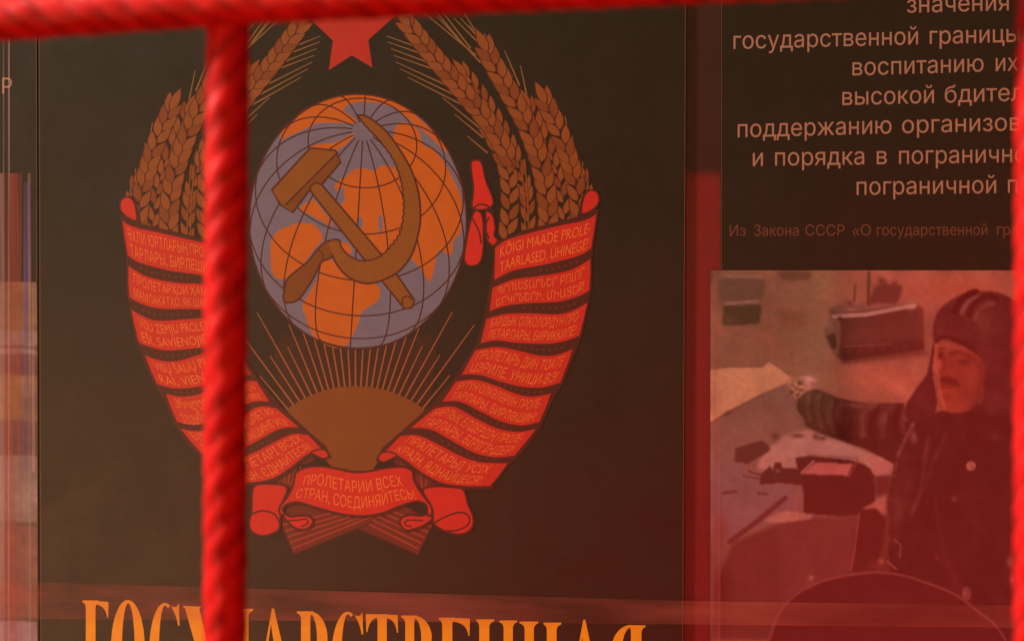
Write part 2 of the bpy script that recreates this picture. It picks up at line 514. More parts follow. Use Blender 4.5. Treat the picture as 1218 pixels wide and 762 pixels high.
for mir, pname in ((ident, 'wheat_sheaf'), (mirror, 'wheat_sheaf')):
    p = Print(0)
    back_ = cr([(590, 300), (598, 240), (585, 172), (545, 118), (500, 66), (474, 26), (492, 28), (530, 60), (568, 62), (600, 92), (622, 118), (642, 112), (668, 145), (684, 180), (694, 215), (700, 262), (640, 290)], True)
    # awns
    for a, b in (((512, 62), (460, 43)), ((518, 70), (461, 50)), ((524, 80), (465, 58)), ((532, 88), (468, 66)), ((545, 108), (471, 74)), ((555, 120), (476, 82)),
                 ((560, 130), (485, 92)), ((570, 152), (526, 116)), ((575, 164), (541, 136)), ((580, 182), (556, 162)),
                 ((572, 75), (520, 20)), ((566, 66), (505, 16)), ((578, 60), (540, 22)), ((588, 66), (548, 22)), ((596, 82), (558, 30)), ((610, 92), (576, 40)), ((618, 102), (600, 60)), ((550, 52), (514, 8)), ((560, 58), (526, 14)), ((582, 62), (552, 16)), ((603, 88), (566, 34)), ((628, 120), (619, 78)),
                 ((655, 130), (640, 100)), ((676, 160), (672, 138)), ((684, 182), (681, 162)), ((693, 215), (693, 192)), ((698, 235), (700, 208))):
        p.stroke([mir(a), mir(b)], 2.0, AWN, taper=0.9)
    for path, n, L, Wd in sorted(ears, key=lambda e: e[3]):
        c = cr(path, False, 10)
        seg = np.cumsum([0] + [np.hypot(*(c[i + 1] - c[i])) for i in range(len(c) - 1)])
        n = int(n * 1.2)
        for k in range(n):
            s = seg[-1] * (k + 0.35) / n
            i = min(int(np.searchsorted(seg, s)), len(c) - 1); i = max(i, 1)
            d = c[i] - c[i - 1]; ang = math.atan2(d[0], -d[1])
            for sgn in (-1, 1):
                off = np.array((math.cos(ang), math.sin(ang))) * sgn * Wd * 0.48
                cc = c[i] + off + (d / np.hypot(*d)) * (4 if sgn > 0 else -3)
                q = mir(tuple(cc)); q2 = mir(tuple(cc + np.array((math.sin(ang + sgn * 0.38), -math.cos(ang + sgn * 0.38)))))
                a2 = math.atan2(q2[0] - q[0], -(q2[1] - q[1]))
                grain(p, q, a2, L * 0.90, Wd * 0.76, GRAIN if (k + (sgn > 0)) % 3 else GRAIN2)
        i = len(c) - 1; d = c[i] - c[i - 1]; ang = math.atan2(d[0], -d[1])
        tip = c[i] + np.array((math.sin(ang), -math.cos(ang))) * 2
        q = mir(tuple(tip)); q2 = mir(tuple(tip + d)); grain(p, q, math.atan2(q2[0] - q[0], -(q2[1] - q[1])), L * 1.1, Wd * 0.8, GRAIN)
    for xo in (621, 625):
        p.stroke([mir((xo - 1, 190)), mir((xo + 3, 240)), mir((xo + 4, 292))], 1.5, GRAIN)
    p.build(pname, centre)

# ---- crossed stems below
STEM = ink('stem_brown', (98, 32, 22)); STEML = ink('stem_line', (150, 54, 36))
p = Print(0)
for poly, d0, d1 in (([(515, 622), (497, 659), (425, 628), (395, 600), (480, 600)], (400, 596), (506, 642)), ([(333, 618), (349, 659), (462, 613), (455, 600), (345, 600)], (455, 600), (341, 642))):
    p.poly(poly, STEM)
    p.stroke(poly, 2.0, MAROON, closed=True)
for k in range(5):
    p.stroke([(336 + 3.0 * k, 624 + 7.0 * k), (452 - 6 * k * 0.2 + 4, 595 + 5.6 * k - k * 1.8)], 1.9, STEML)
for k in range(5):
    p.stroke([(513 - 3.8 * k, 626 + 6.6 * k), (455 - 4 * k, 603 + 5 * k)], 1.9, STEML)
for mir in sides:
    pol = [mir(q) for q in ((466, 541), (482, 548), (500, 562), (520, 575), (505, 590), (492, 575), (490, 558), (470, 552))]
    p.poly(pol, STEM)
    for k in range(4): p.stroke([mir((494 + 4 * k, 584 - 2 * k)), mir((486 + 7 * k, 558 + 4 * k))], 1.5, STEML)
p.build('crossed_stems', centre)

# ---- ribbon coils, upper and lower edge of each, inner end first
coils = [
    ([(588, 294), (600, 285), (625, 277), (665, 267), (690, 262), (705, 256), (711, 249)], [(587, 335), (600, 328), (615, 322), (652, 315), (690, 305), (704, 296)]),
    ([(585, 341), (610, 331), (640, 327), (677, 320), (703, 306)], [(581, 372), (602, 365), (627, 362), (665, 360), (690, 353), (702, 346)]),
    ([(578, 378), (600, 372), (627, 371), (665, 372), (685, 366), (700, 357)], [(570, 410), (590, 406), (615, 409), (652, 410), (675, 406), (690, 400)]),
    ([(565, 415), (590, 411), (615, 415), (640, 421), (660, 421), (683, 413)], [(547, 447), (570, 447), (595, 455), (620, 461), (645, 462), (667, 456)]),
    ([(542, 452), (565, 450), (590, 457), (615, 467), (635, 470), (657, 466)], [(524, 479), (547, 479), (570, 490), (595, 502), (620, 507), (642, 503)]),
    ([(517, 484), (540, 482), (565, 495), (590, 507), (615, 512), (640, 508)], [(485, 510), (512, 512), (540, 527), (565, 540), (590, 545), (612, 543)]),
    ([(476, 517), (497, 516), (522, 527), (547, 540), (572, 548), (606, 549)], [(449, 545), (464, 540), (480, 547), (500, 562), (525, 575), (554, 579), (583, 579)]),
]
texts_r = [('KÕIGI MAADE PROLE-', 'TAARLASED, ÜHINEGE!'), ('ՊՐՈԼԵՏԱՐՆԵՐ ԲՈԼՈՐ', 'ԵՐԿՐՆԵՐԻ, ՄԻԱՑԵՔ!'), ('БАРДЫК ӨЛКӨЛӨРДҮН ПРО-', 'ЛЕТАРЛАРЫ, БИРИККИЛЕ!'),
           ('ПРОЛЕТАРЬ ДИН ТОАТЕ', 'ЦЭРИЛЕ, УНИЦИ-ВЭ!'), ('БҮТҮН ӨЛКӘЛӘРИН ПРОЛЕ-', 'ТАРЛАРЫ, БИРЛӘШИН!'), ('БАРЛЫҚ ЕЛДЕРДІҢ ПРОЛЕ-', 'ТАРЛАРЫ, БІРІГІҢДЕР!'), ('ПРАЛЕТАРЫІ ЎСІХ', 'КРАІН, ЯДНАЙЦЕСЯ!')]
texts_l = [('ӘХЛИ ЮРТЛАРЫҢ ПРОЛЕ-', 'ТАРЛАРЫ, БИРЛЕШИҢ!'), ('ПРОЛЕТАРҲОИ ҲАМАИ', 'МАМЛАКАТҲО, ЯК ШАВЕД!'), ('VISU ZEMJU PROLETĀRI-', 'EŠI, SAVIENOJIETIES!'),
           ('VISŲ ŠALIŲ PROLETA-', 'RAI, VIENYKITĖS!'), ('პროლეტარებო ყველა', 'ქვეყნისა, შეერთდით!'), ('БУТУН ДУНЁ ПРОЛЕТАР-', 'ЛАРИ, БИРЛАШИНГИЗ!'), ('ПРОЛЕТАРІ ВСІХ', 'КРАЇН, ЄДНАЙТЕСЯ!')]

def resample(c, n=40):
    c = [np.array(q, float) for q in c]
    seg = np.cumsum([0] + [np.hypot(*(c[i + 1] - c[i])) for i in range(len(c) - 1)])
    t = np.linspace(0, seg[-1], n)
    a = np.array(c)
    return np.stack([np.interp(t, seg, a[:, 0]), np.interp(t, seg, a[:, 1])], 1)
def at(c, u):
    u = min(max(u, 0.0), 1.0) * (len(c) - 1)
    i = min(int(u), len(c) - 2); f = u - i
    return c[i] * (1 - f) + c[i + 1] * f

for mir, tx in ((ident, texts_r), (mirror, texts_l)):
    p = Print(700)
    base = [(590, 290), (625, 274), (690, 258), (694, 240), (697, 230), (705, 224), (713, 230), (714, 246), (706, 262), (704, 280), (709, 300), (704, 320), (708, 342), (701, 365), (697, 395), (686, 425), (672, 458), (660, 478), (648, 506), (630, 532), (616, 547), (590, 566), (586, 582), (550, 582), (520, 577), (495, 562), (478, 549), (464, 544), (446, 548), (455, 532), (478, 512), (510, 484), (540, 450), (566, 410), (577, 370), (584, 330)]
    p.poly([mir((q[0] - 3.5, q[1]) if q[0] > 600 else q) for q in base], MARD)
    curl = [(692, 254), (693, 240), (696, 231), (703, 226), (711, 230), (712, 241), (704, 250)]
    p.poly(cr([mir(q) for q in curl], True), RED); p.stroke(cr([mir(q) for q in curl], True), 2.0, MAROON, closed=True)
    for q0, q1 in (((586, 339), (703, 303)), ((579, 375), (701, 352)), ((568, 413), (688, 407)), ((545, 450), (665, 462)), ((521, 482), (645, 507)), ((482, 513), (612, 548))):
        pass
    tp = Print(850)
    for k, (t_, b_) in enumerate(coils):
        T = resample(cr([mir(q) for q in t_])); B = resample(cr([mir(q) for q in b_]))
        p.poly(list(T) + list(B[::-1]), RED)
        p.stroke(T, 3.0, MAROON); p.stroke(B, 3.0, MAROON)
        p.stroke([T[0], B[0]], 2.2, MAROON); p.stroke([T[-1], (T[-1] + B[-1]) / 2 + (T[-1] - T[-2]) * 0.25, B[-1]], 2.2, MAROON)
        flip = mir is mirror
        for ln, (va, vb) in enumerate(((0.14, 0.44), (0.56, 0.86))):
            s = tx[k][ln]
            pad = 0.07 if k < 6 else 0.12
            def fn(x, y, va=va, vb=vb, pad=pad, flip=flip, T=T, B=B):
                u = pad + (1 - 2 * pad) * (1 - x if flip else x)
                v = vb + (va - vb) * y
                return at(T, u) * (1 - v) + at(B, u) * v
            tp.glyphs(s, fn, GOLD)
        # little stud pattern of the shadowed back of the ribbon in the gap under this coil
        if k < 6:
            T2 = resample(cr([mir(q) for q in coils[k + 1][0]]))
            for u in np.linspace(0.36, 0.84, 9):
                q = at(B, u) * 0.5 + at(T2, u) * 0.5
                if np.hypot(*(at(B, u) - at(T2, u))) > 6.5:
                    p.poly([(q[0] - 1.6, q[1] - 1.2), (q[0] + 1.4, q[1] - 1.6), (q[0] + 1.6, q[1] + 1.2), (q[0] - 1.4, q[1] + 1.6)], STEM)
    # folded inner end of the lowest coil
    fold = cr([mir(q) for q in ((450, 546), (453, 539), (462, 537), (472, 541), (464, 546), (456, 549))], True)
    p.poly(fold, RED); p.stroke(fold, 1.8, MAROON, closed=True)
    rb = p.build('ribbon', centre)
    tp.build('ribbon_lettering', rb)

# ---- bow beside the globe
p = Print(710)
for pts in (cr([(560, 197), (563, 191), (570, 191), (574, 197), (578, 215), (587, 240), (578, 249), (562, 247), (563, 225)], True),
            cr([(566, 250), (574, 258), (575, 285), (574, 303), (569, 314), (558, 316), (552, 308), (555, 285), (560, 262)], True),
            cr([(578, 251), (586, 256), (589, 270), (588, 280), (592, 286), (586, 292), (579, 284), (578, 265)], True)):
    p.poly(pts, RED2); p.stroke(pts, 2.4, MAROON, closed=True)
p.stroke(cr([(563, 248), (570, 243), (580, 245), (588, 254)]), 2.2, MAROON)
p.stroke(cr([(562, 260), (570, 276), (572, 290)]), 2.0, MAROON); p.stroke(cr([(582, 258), (577, 270), (582, 284)]), 2.0, MAROON)
p.build('ribbon_bow', centre)

# ---- centre scroll
p = Print(920)
parts = [
    cr([(301, 580), (315, 575), (341, 579), (335, 600), (333, 622), (330, 631), (313, 637), (300, 632), (296, 622), (299, 608)], True),
    cr([(503, 583), (517, 578), (537, 579), (551, 582), (557, 600), (563, 615), (561, 628), (549, 635), (531, 632), (516, 622), (514, 604)], True),
    cr([(334, 608), (345, 614), (356, 613), (368, 614), (372, 621), (364, 629), (352, 628), (342, 620)], True),
    cr([(512, 611), (500, 613), (488, 612), (477, 616), (476, 623), (482, 630), (492, 629), (503, 625), (513, 618)], True),
]
for q in parts: p.poly(q, RED2); p.stroke(q, 2.6, MAROON, closed=True)
p.stroke(cr([(299, 611), (312, 607), (326, 611), (332, 620)]), 2.2, MAROON)
p.stroke(cr([(516, 622), (530, 614), (547, 609), (558, 614), (556, 624), (544, 630), (531, 631)]), 2.0, MAROON)
p.stroke(cr([(343, 619), (355, 618), (364, 617), (366, 622), (358, 626)]), 1.8, MAROON)
p.stroke(cr([(503, 619), (492, 618), (483, 619), (482, 624), (490, 626)]), 1.8, MAROON)
top = [(351, 562), (362, 556), (380, 554), (400, 557), (420, 561), (440, 560), (460, 556), (480, 555), (491, 560)]
bot = [(340, 600), (352, 597), (365, 600), (385, 606), (405, 611), (430, 613.5), (455, 610), (475, 602), (495, 596), (506, 599)]
main = cr(top) + cr([(491, 560), (493, 572), (502, 587), (512, 600), (514, 610), (509, 613), (508, 604), (506, 599)])[1:] + cr(bot[::-1])[1:] + cr([(340, 600), (336, 605), (338, 611), (333, 611), (333, 602), (342, 590), (348, 578), (351, 562)])[1:-1]
p.poly(main, RED2); p.stroke(main, 2.8, MAROON, closed=True)
scroll = p.build('ribbon_scroll', centre)
tp = Print(960)
Ts = resample(cr([(351, 564), (380, 556), (400, 559), (420, 563), (440, 562), (462, 558), (491, 562)])); Bs = resample(cr([(337, 597), (365, 598), (385, 604), (405, 609), (430, 611), (455, 608), (480, 600), (508, 598)]))
for s, (va, vb), (ua, ub) in (('ПРОЛЕТАРИИ ВСЕХ', (0.17, 0.46), (0.10, 0.88)), ('СТРАН, СОЕДИНЯЙТЕСЬ!', (0.56, 0.85), (0.07, 0.94))):
    tp.glyphs(s, lambda x, y: (lambda u, v: at(Ts, u) * (1 - v) + at(Bs, u) * v)(ua + (ub - ua) * x, vb + (va - vb) * y), GOLD)
tp.build('scroll_lettering', scroll)

# ================================================================== title lettering (tall condensed serif capitals, running off the frame)
TITLE = ink('title_orange', (229, 149, 21))
LH = 112.0
def bez(p0, p1, p2, n=8):
    return [tuple((1 - t) ** 2 * np.array(p0) + 2 * t * (1 - t) * np.array(p1) + t * t * np.array(p2)) for t in np.linspace(0, 1, n)]
def stem(pr, xl, xr, y, sl, sr, h=LH):
    """upright stem with bracketed serifs reaching sl and sr"""
    pts = [(sl, y), (sr, y)] + bez((sr, y + 2.2), (xr, y + 3.5), (xr, y + 10)) + bez((xr, y + h - 10), (xr, y + h - 3.5), (sr, y + h - 2.2)) + [(sr, y + h), (sl, y + h)] + bez((sl, y + h - 2.2), (xl, y + h - 3.5), (xl, y + h - 10)) + bez((xl, y + 10), (xl, y + 3.5), (sl, y + 2.2))
    pr.poly(pts, TITLE)
def ringo(pr, xl, xr, ixl, ixr, y, h=LH):
    cx = (xl + xr) / 2; rx = (xr - xl) / 2; ic = (ixl + ixr) / 2; irx = (ixr - ixl) / 2; cy = y + h / 2
    for s in (0, math.pi):
        o = [(cx + rx * math.sin(t) , cy - h / 2 * math.cos(t)) for t in np.linspace(s, s + math.pi, 40)]
        n_ = [(ic + irx * math.sin(t), cy - (h / 2 - 4) * math.cos(t)) for t in np.linspace(s, s + math.pi, 40)]
        pr.poly(o + n_[::-1], TITLE)
def cee(pr, xl, xr, ixl, y, h=LH):
    cx = (xl + xr) / 2 + 1; rx = cx - xl; cy = y + h / 2
    o = [(cx - rx * math.sin(t), cy - h / 2 * math.cos(t)) for t in np.linspace(-0.35, math.pi + 0.35, 50)]
    irx = cx - ixl
    n_ = [(cx - irx * math.sin(t) * (1 if t > 0 and t < math.pi else 1.4), cy - (h / 2 - 3) * math.cos(t)) for t in np.linspace(-0.35, math.pi + 0.35, 50)]
    pr.poly(o + n_[::-1], TITLE)
    pr.poly([(xr - 3.0, y + 5), (xr, y + 0.5), (xr + 1, y + 27)] + bez((xr - 0.8, y + 27), (xr - 3, y + 14), (xr - 9, y + 4.5)), TITLE)
    pr.poly([(xr - 3, y + h - 5), (xr, y + h), (xr + 1, y + h - 25)] + bez((xr - 0.8, y + h - 25), (xr - 3, y + h - 14), (xr - 9, y + h - 4.5)), TITLE)
def letters():
    out = []
    def L(): out.append(Print(0)); return out[-1]
    p = L(); stem(p, 102, 113.5, 713.5, 98, 117); p.poly([(112, 713.8), (129, 715.5), (128.6, 734)] + bez((127.4, 734), (125.5, 719.5), (113, 718)), TITLE)
    p = L(); ringo(p, 132, 172, 145, 160, 713)
    p = L(); cee(p, 177.5, 212.6, 189, 716.5)
    p = L(); p.poly([(217, 720), (239, 721), (237, 723.5), (250, 775), (246, 790), (239, 790), (220, 723)], TITLE); p.poly([(252, 722), (266, 722.5), (263, 725), (247, 800), (238, 826), (228, 828), (226, 818), (236, 816), (244, 790), (259, 725)], TITLE)
    p = L(); stem(p, 284, 295.5, 723.5, 279, 301); p.poly([(262, 723), (284, 723.5), (284, 727), (275, 728), (270, 832), (266, 832), (265, 727)], TITLE)
    p = L()
    for ax, ay in ((324.6, 723),):
        p.poly([(ax - 1.2, ay), (ax + 1.2, ay), (352, ay + LH), (336, ay + LH), (322.2, 741.5), (309.5, ay + LH - 3), (313, ay + LH), (298, ay + LH), (304, ay + LH - 4)], TITLE); p.poly([(312, ay + 68), (337, ay + 69), (338, ay + 73), (311, ay + 72)], TITLE)
    def bowl(pr, xs, xb, xi, y, h, left=False):
        cx = xs; ry = h / 2
        o = [(cx + (xb - cx) * math.sin(t), y + ry - ry * math.cos(t)) for t in np.linspace(0, math.pi, 30)]
        n_ = [(cx + (xi - cx) * math.sin(t), y + ry - (ry - 3) * math.cos(t)) for t in np.linspace(0, math.pi, 30)]
        pr.poly(o + n_[::-1], TITLE)
    p = L(); stem(p, 358, 369, 726.5, 353, 372); bowl(p, 369, 389.5, 377, 726.8, 64)
    p = L(); cee(p, 394, 431, 406, 727)
    p = L(); stem(p, 449, 460, 730, 447, 462); p.poly([(435, 729.6), (473, 730.8), (473.4, 752)] + bez((472.2, 752), (470.5, 736), (460, 734.5)) + bez((449, 734.2), (439.5, 735), (437, 751)) + [(435.6, 751)], TITLE)
    p = L(); stem(p, 482, 492.6, 731.5, 477, 496); bowl(p, 492.6, 513.5, 501, 731.8, 52); bowl(p, 492.6, 516, 502, 781, 62)
    p = L(); stem(p, 526, 538, 734, 522, 541); p.poly([(537, 734.2), (559, 735.2), (558.4, 755.5)] + bez((557.2, 755.5), (555.5, 740), (538, 738.5)), TITLE); p.poly([(538, 786), (547, 785), (549.5, 772), (551, 772), (551, 803), (549.5, 803), (547, 791), (538, 790)], TITLE); p.poly([(538, 842), (555, 840), (560, 824), (561, 846), (538, 846)], TITLE)
    for a, b, y in (((570, 582, 566.5, 588), (599, 610, 594, 615), 736), ((624, 635, 618, 640), (650.4, 662, 646.4, 667.6), 738.6)):
        p = L(); stem(p, a[0], a[1], y, a[2], a[3]); stem(p, b[0], b[1], y + 1.3, b[2], b[3]); p.poly([(a[1], y + 54), (b[0], y + 55), (b[0], y + 59), (a[1], y + 58)], TITLE)
    p = L(); ax, ay = 695, 736.5
    p.poly([(ax - 1.2, ay), (ax + 1.2, ay), (720, ay + LH), (704, ay + LH), (692.6, 757), (679, ay + LH - 3), (683, ay + LH), (668, ay + LH), (674, ay + LH - 4)], TITLE); p.poly([(682, ay + 68), (707, ay + 69), (708, ay + 73), (681, ay + 72)], TITLE)
    p = L(); stem(p, 750.5, 763, 743, 749, 767.6); bowl(p, 751, 727.5, 740, 742.6, 58); p.poly([(742, 796), (750, 798), (736, 852), (726, 855), (722, 852), (730, 848)], TITLE)
    return out
for q in letters(): q.build('title_letter', centre)

# ================================================================== text on the right board
TXT = ink('pale_text', (162, 122, 98)); TXT2 = ink('faint_text', (104, 62, 42))
lines = [
    [('значения', 1079, 15.5, 1200, 12.5)],
    [('государственной', 872.5, 58.5, 1092, 53.0), ('границы', 1106, 52.6, 1213, 50.0)],
    [('воспитанию', 1014, 90.0, 1170, 85.2), ('их', 1184.5, 84.8, 1211, 84)],
    [('высокой', 1002, 125.2, 1111, 122.6), ('бдительности,', 1124, 122.2, 1318, 117.0)],
    [('поддержанию', 877.5, 163.5, 1060.5, 158.8), ('организованности', 1073, 158.5, 1326, 152.5)],
    [('и', 895.5, 197.6, 907.5, 197.3), ('порядка', 922, 197.0, 1028, 195.6), ('в', 1043, 195.4, 1055, 195.2), ('пограничной', 1069.5, 195.0, 1236, 192.6)],
    [('пограничной', 1019, 231.8, 1185, 229.6), ('полосы', 1199, 229.4, 1290, 228)],
]
for L in lines:
    p = Print(0); p.y += 0.0005
    for s, x0, y0, x1, y1 in L:
        p.glyphs(s, lambda x, y: (x0 + (x1 - x0) * x, y0 + (y1 - y0) * x - y * 21.0), TXT)
    p.build('text_line', right)
p = Print(0); p.y += 0.0005
for s, x0, x1 in (('Из', 868, 887), ('Закона', 897, 950), ('СССР', 958, 1004.6), ('«О', 1014, 1036), ('государственной', 1043, 1174.6), ('границе', 1186, 1252)):
    p.glyphs(s, lambda x, y: (x0 + (x1 - x0) * x, 280.6 - (x0 + (x1 - x0) * x - 868) * 0.004 - y * 13.2), TXT2)
p.build('source_line', right)
p = Print(0)
p.glyphs('СССР', lambda x, y: (-48 + 62 * x, 111.5 - y * 19.0), TXT)
p.build('text_line', leftb)

# ================================================================== printed photographs
def gblur(a, s):
    if s <= 0: return a
    r = max(1, int(3 * s)); k = np.exp(-0.5 * (np.arange(-r, r + 1) / s) ** 2); k /= k.sum()
    for ax in (0, 1):
        pd = [(0, 0)] * a.ndim; pd[ax] = (r, r)
        b = np.pad(a, pd, mode='edge'); o = np.zeros_like(a)
        for i, kk in enumerate(k):
            sl = [slice(None)] * a.ndim; sl[ax] = slice(i, i + a.shape[ax]); o += kk * b[tuple(sl)]
        a = o
    return a

class Photo:
    """a picture printed on paper: colours worked out on a fine grid and carried by the sheet's vertices"""
    def __init__(self, x0, x1, y0, y1, st):
        self.gx = np.arange(x0, x1 + st / 2, st); self.gy = np.arange(y0, y1 + st / 2, st); self.st = st
        self.X, self.Y = np.meshgrid(self.gx, self.gy)
        self.c = np.zeros(self.X.shape + (3,)); self.lab = np.zeros(self.X.shape, int)
    def mask(self, pts):
        m = np.zeros(self.X.shape, bool); n = len(pts)
        for i in range(n):
            (xa, ya), (xb, yb) = pts[i][:2], pts[(i + 1) % n][:2]
            if ya == yb: continue
            cnd = (ya > self.Y) != (yb > self.Y)
            xi = (xb - xa) * (self.Y - ya) / (yb - ya) + xa
            m ^= cnd & (self.X < xi)
        return m.astype(float)
    def put(self, m, rgb, op=1.0):
        a = (m * op)[..., None]; self.c = self.c * (1 - a) + np.array(rgb, float) * a
    def poly(self, pts, rgb, soft=1.2, op=1.0, lab=None, smooth=False):
        soft *= 0.75
        if smooth: pts = cr(pts, True, 5)
        m = self.mask(pts)
        if lab is not None: self.lab[m > 0.5] = lab
        self.put(gblur(m, soft / self.st), rgb, op)
    def line(self, pts, wd, rgb, soft=0.8, op=1.0, lab=None):
        d = np.full(self.X.shape, 1e9)
        for (xa, ya), (xb, yb) in zip(pts[:-1], pts[1:]):
            vx, vy = xb - xa, yb - ya; L2 = vx * vx + vy * vy + 1e-9
            t = np.clip(((self.X - xa) * vx + (self.Y - ya) * vy) / L2, 0, 1)
            d = np.minimum(d, np.hypot(self.X - xa - t * vx, self.Y - ya - t * vy))
        m = np.clip((wd / 2 - d) / max(soft, 0.3) + 0.5, 0, 1)
        self.put(m, rgb, op)
        if lab is not None: self.lab[m > 0.5] = lab
    def blob(self, cx, cy, rx, ry, rgb, op=1.0, lab=None, ang=0.0, hard=False):
        ca, sa = math.cos(ang), math.sin(ang)
        dx, dy = self.X - cx, self.Y - cy
        q = ((dx * ca + dy * sa) / rx) ** 2 + ((-dx * sa + dy * ca) / ry) ** 2
        m = np.clip((1.15 - q) * 3, 0, 1) if hard else np.exp(-q * 1.2)
        self.put(m, rgb, op)
        if lab is not None: self.lab[q < 1] = lab
    def noise(self, amp, s):
        n = gblur(rng.normal(size=self.X.shape), s / self.st); n /= n.std() + 1e-9
        self.c = np.clip(self.c * (1 + amp * n[..., None]), 0, 255)
    def build(self, root_name, names, parent, mat, Y):
        h, wdt = self.X.shape
        col = np.concatenate([lin(self.c) * np.array((0.74, 0.90, 0.98)), np.ones((h, wdt, 1))], -1)
        rows = []
        for j in range(h):
            a = P(self.gx[0], self.gy[j], -Y); b = P(self.gx[-1], self.gy[j], -Y)
            rows.append((a, b))
        pts = np.zeros((h, wdt, 3))
        dirs = np.array(fwd)[None, None] + np.array(rgt) * ((self.X[..., None] - 609) / FPX) - np.array(upv) * ((self.Y[..., None] - 381) / FPX)
        pts = np.array(CAM) + dirs * ((-Y - CAM.y) / dirs[..., 1:2])
        fl = self.lab[:-1, :-1]
        idx = np.arange(h * wdt).reshape(h, wdt)
        quads = np.stack([idx[:-1, :-1], idx[1:, :-1], idx[1:, 1:], idx[:-1, 1:]], -1)
        root = None
        for k in [0] + sorted(set(np.unique(fl)) - {0}):
            q = quads[fl == k]
            if not len(q): continue
            used, inv = np.unique(q, return_inverse=True)
            me = bpy.data.meshes.new(names[k])
            me.from_pydata(pts.reshape(-1, 3)[used].tolist(), [], inv.reshape(-1, 4).tolist())
            at_ = me.color_attributes.new('print_colour', 'FLOAT_COLOR', 'POINT')
            at_.data.foreach_set('color', col.reshape(-1, 4)[used].astype(np.float32).ravel())
            me.materials.append(mat)
            o = link(names[k], me, parent if root is None else root)
            if root is None: root = o
        return root

def photo_mat(name, ior, rough):
    m = bpy.data.materials.new(name); m.use_nodes = True
    t = m.node_tree; h = NG(t); b = t.nodes['Principled BSDF']
    at_ = h.n('ShaderNodeAttribute', attribute_name='print_colour')
    t.links.new(at_.outputs['Color'], b.inputs['Base Color'])
    b.inputs['Roughness'].default_value = 0.6; b.inputs['Specular IOR Level'].default_value = 0.0
    b.inputs['Coat Weight'].default_value = 1.0; b.inputs['Coat IOR'].default_value = ior; b.inputs['Coat Roughness'].default_value = rough
    tcn = h.n('ShaderNodeTexCoord'); film_bump(h, b, tcn)
    return m
GLOSSY = photo_mat('glossy_photo_paper', 1.85, 0.10)

ph = Photo(845, 1300, 321.5, 900, 1.15)
GND = (132, 78, 64)
ph.c[:] = GND
ph.blob(880, 350, 60, 60, (120, 68, 60), 0.7); ph.blob(935, 400, 60, 50, (130, 72, 58), 0.8); ph.blob(975, 420, 40, 90, (136, 92, 74), 0.9); ph.blob(985, 340, 40, 30, (134, 92, 72), 0.8)
ph.blob(1120, 345, 110, 30, (178, 92, 76), 0.9); ph.blob(1060, 450, 70, 34, (176, 94, 76), 0.9); ph.blob(1145, 342, 40, 10, (162, 76, 52), 0.7); ph.blob(1060, 330, 40, 8, (184, 100, 84), 0.6)
for k in range(26):
    xx, yy = rng.uniform(860, 1105), rng.uniform(340, 500)
    ph.blob(xx, yy, rng.uniform(10, 30), rng.uniform(2, 5), (rng.uniform(112, 176), 80, 60), 0.25, None, rng.uniform(0.1, 0.5))
ph.poly([(1050, 445), (1100, 475), (1080, 480), (1035, 440)], (192, 104, 84), 4, 0.7)
ph.poly([(923, 322), (966, 322), (962, 333), (930, 334)], (88, 44, 36), 3, 0.8)
ph.poly([(926, 372), (960, 372), (958, 388), (930, 386)], (112, 56, 40), 5, 0.6)
# far vehicle
ph.poly([(857, 331), (880, 326), (907, 331), (908, 350), (900, 360), (862, 360), (856, 350)], (92, 54, 48), 3, 0.9, 2, True)
ph.line([(857, 328), (905, 329)], 5, (140, 92, 84), 3, 0.7); ph.line([(864, 361), (902, 358)], 3.5, (146, 96, 88), 2, 0.9)
ph.poly([(861, 364), (906, 362), (904, 384), (880, 387), (859, 387)], (62, 28, 22), 1.6, 1, 2)
ph.blob(868, 380, 8, 6, (88, 46, 30), 0.7)
# tank
ph.poly([(998, 429), (1100, 417), (1108, 421), (1004, 433)], (78, 42, 34), 3, 0.8)
hull = [(981, 396), (988, 378), (997, 371), (1088, 361), (1096, 366), (1098, 416), (1002, 429), (992, 420)]
ph.poly(hull, (70, 40, 34), 2.4, 1, 3)
ph.poly([(981, 396), (988, 378), (997, 373), (1000, 384), (1000, 405), (996, 425), (990, 414)], (112, 72, 62), 1.5, 0.9)
ph.poly([(983, 399), (993, 396), (996, 412), (990, 416)], (52, 28, 26), 1.5)
ph.poly([(1090, 362), (1098, 368), (1099, 416), (1092, 417)], (88, 46, 38), 2, 0.8)
ph.line([(992, 376), (1030, 374), (1088, 363)], 5, (176, 128, 118), 1.5, 0.95)
ph.blob(1084, 364, 6, 5, (196, 130, 118), 0.8)
ph.poly([(990, 374), (1006, 367), (1088, 357), (1092, 361), (1030, 370)], (136, 92, 84), 2, 0.6)
ph.poly([(1003, 392), (1096, 382), (1097, 398), (1003, 408)], (84, 50, 42), 4, 0.5); ph.poly([(1002, 414), (1098, 404), (1098, 416), (1002, 429)], (40, 20, 18), 3, 0.8)
for k in range(7): ph.blob(1010 + 13.5 * k, 418 - 1.5 * k, 4.5, 4, (76, 44, 38), 0.7)
ph.blob(1048, 334, 4, 5, (78, 38, 34), 0.9); ph.blob(1064, 337, 4, 4, (80, 40, 34), 0.8)
ph.line([(1004, 412), (1060, 409)], 2.5, (108, 62, 54), 1.5, 0.7)
ph.poly([(1036, 352), (1042, 340), (1050, 338), (1052, 330), (1056, 338), (1074, 340), (1070, 354), (1066, 361), (1030, 362)], (86, 44, 38), 2, 0.95, 3)
ph.poly([(986, 368), (995, 362), (1006, 366), (1030, 360), (1030, 368), (1000, 372), (988, 376)], (100, 66, 60), 1.8, 0.8, 3)
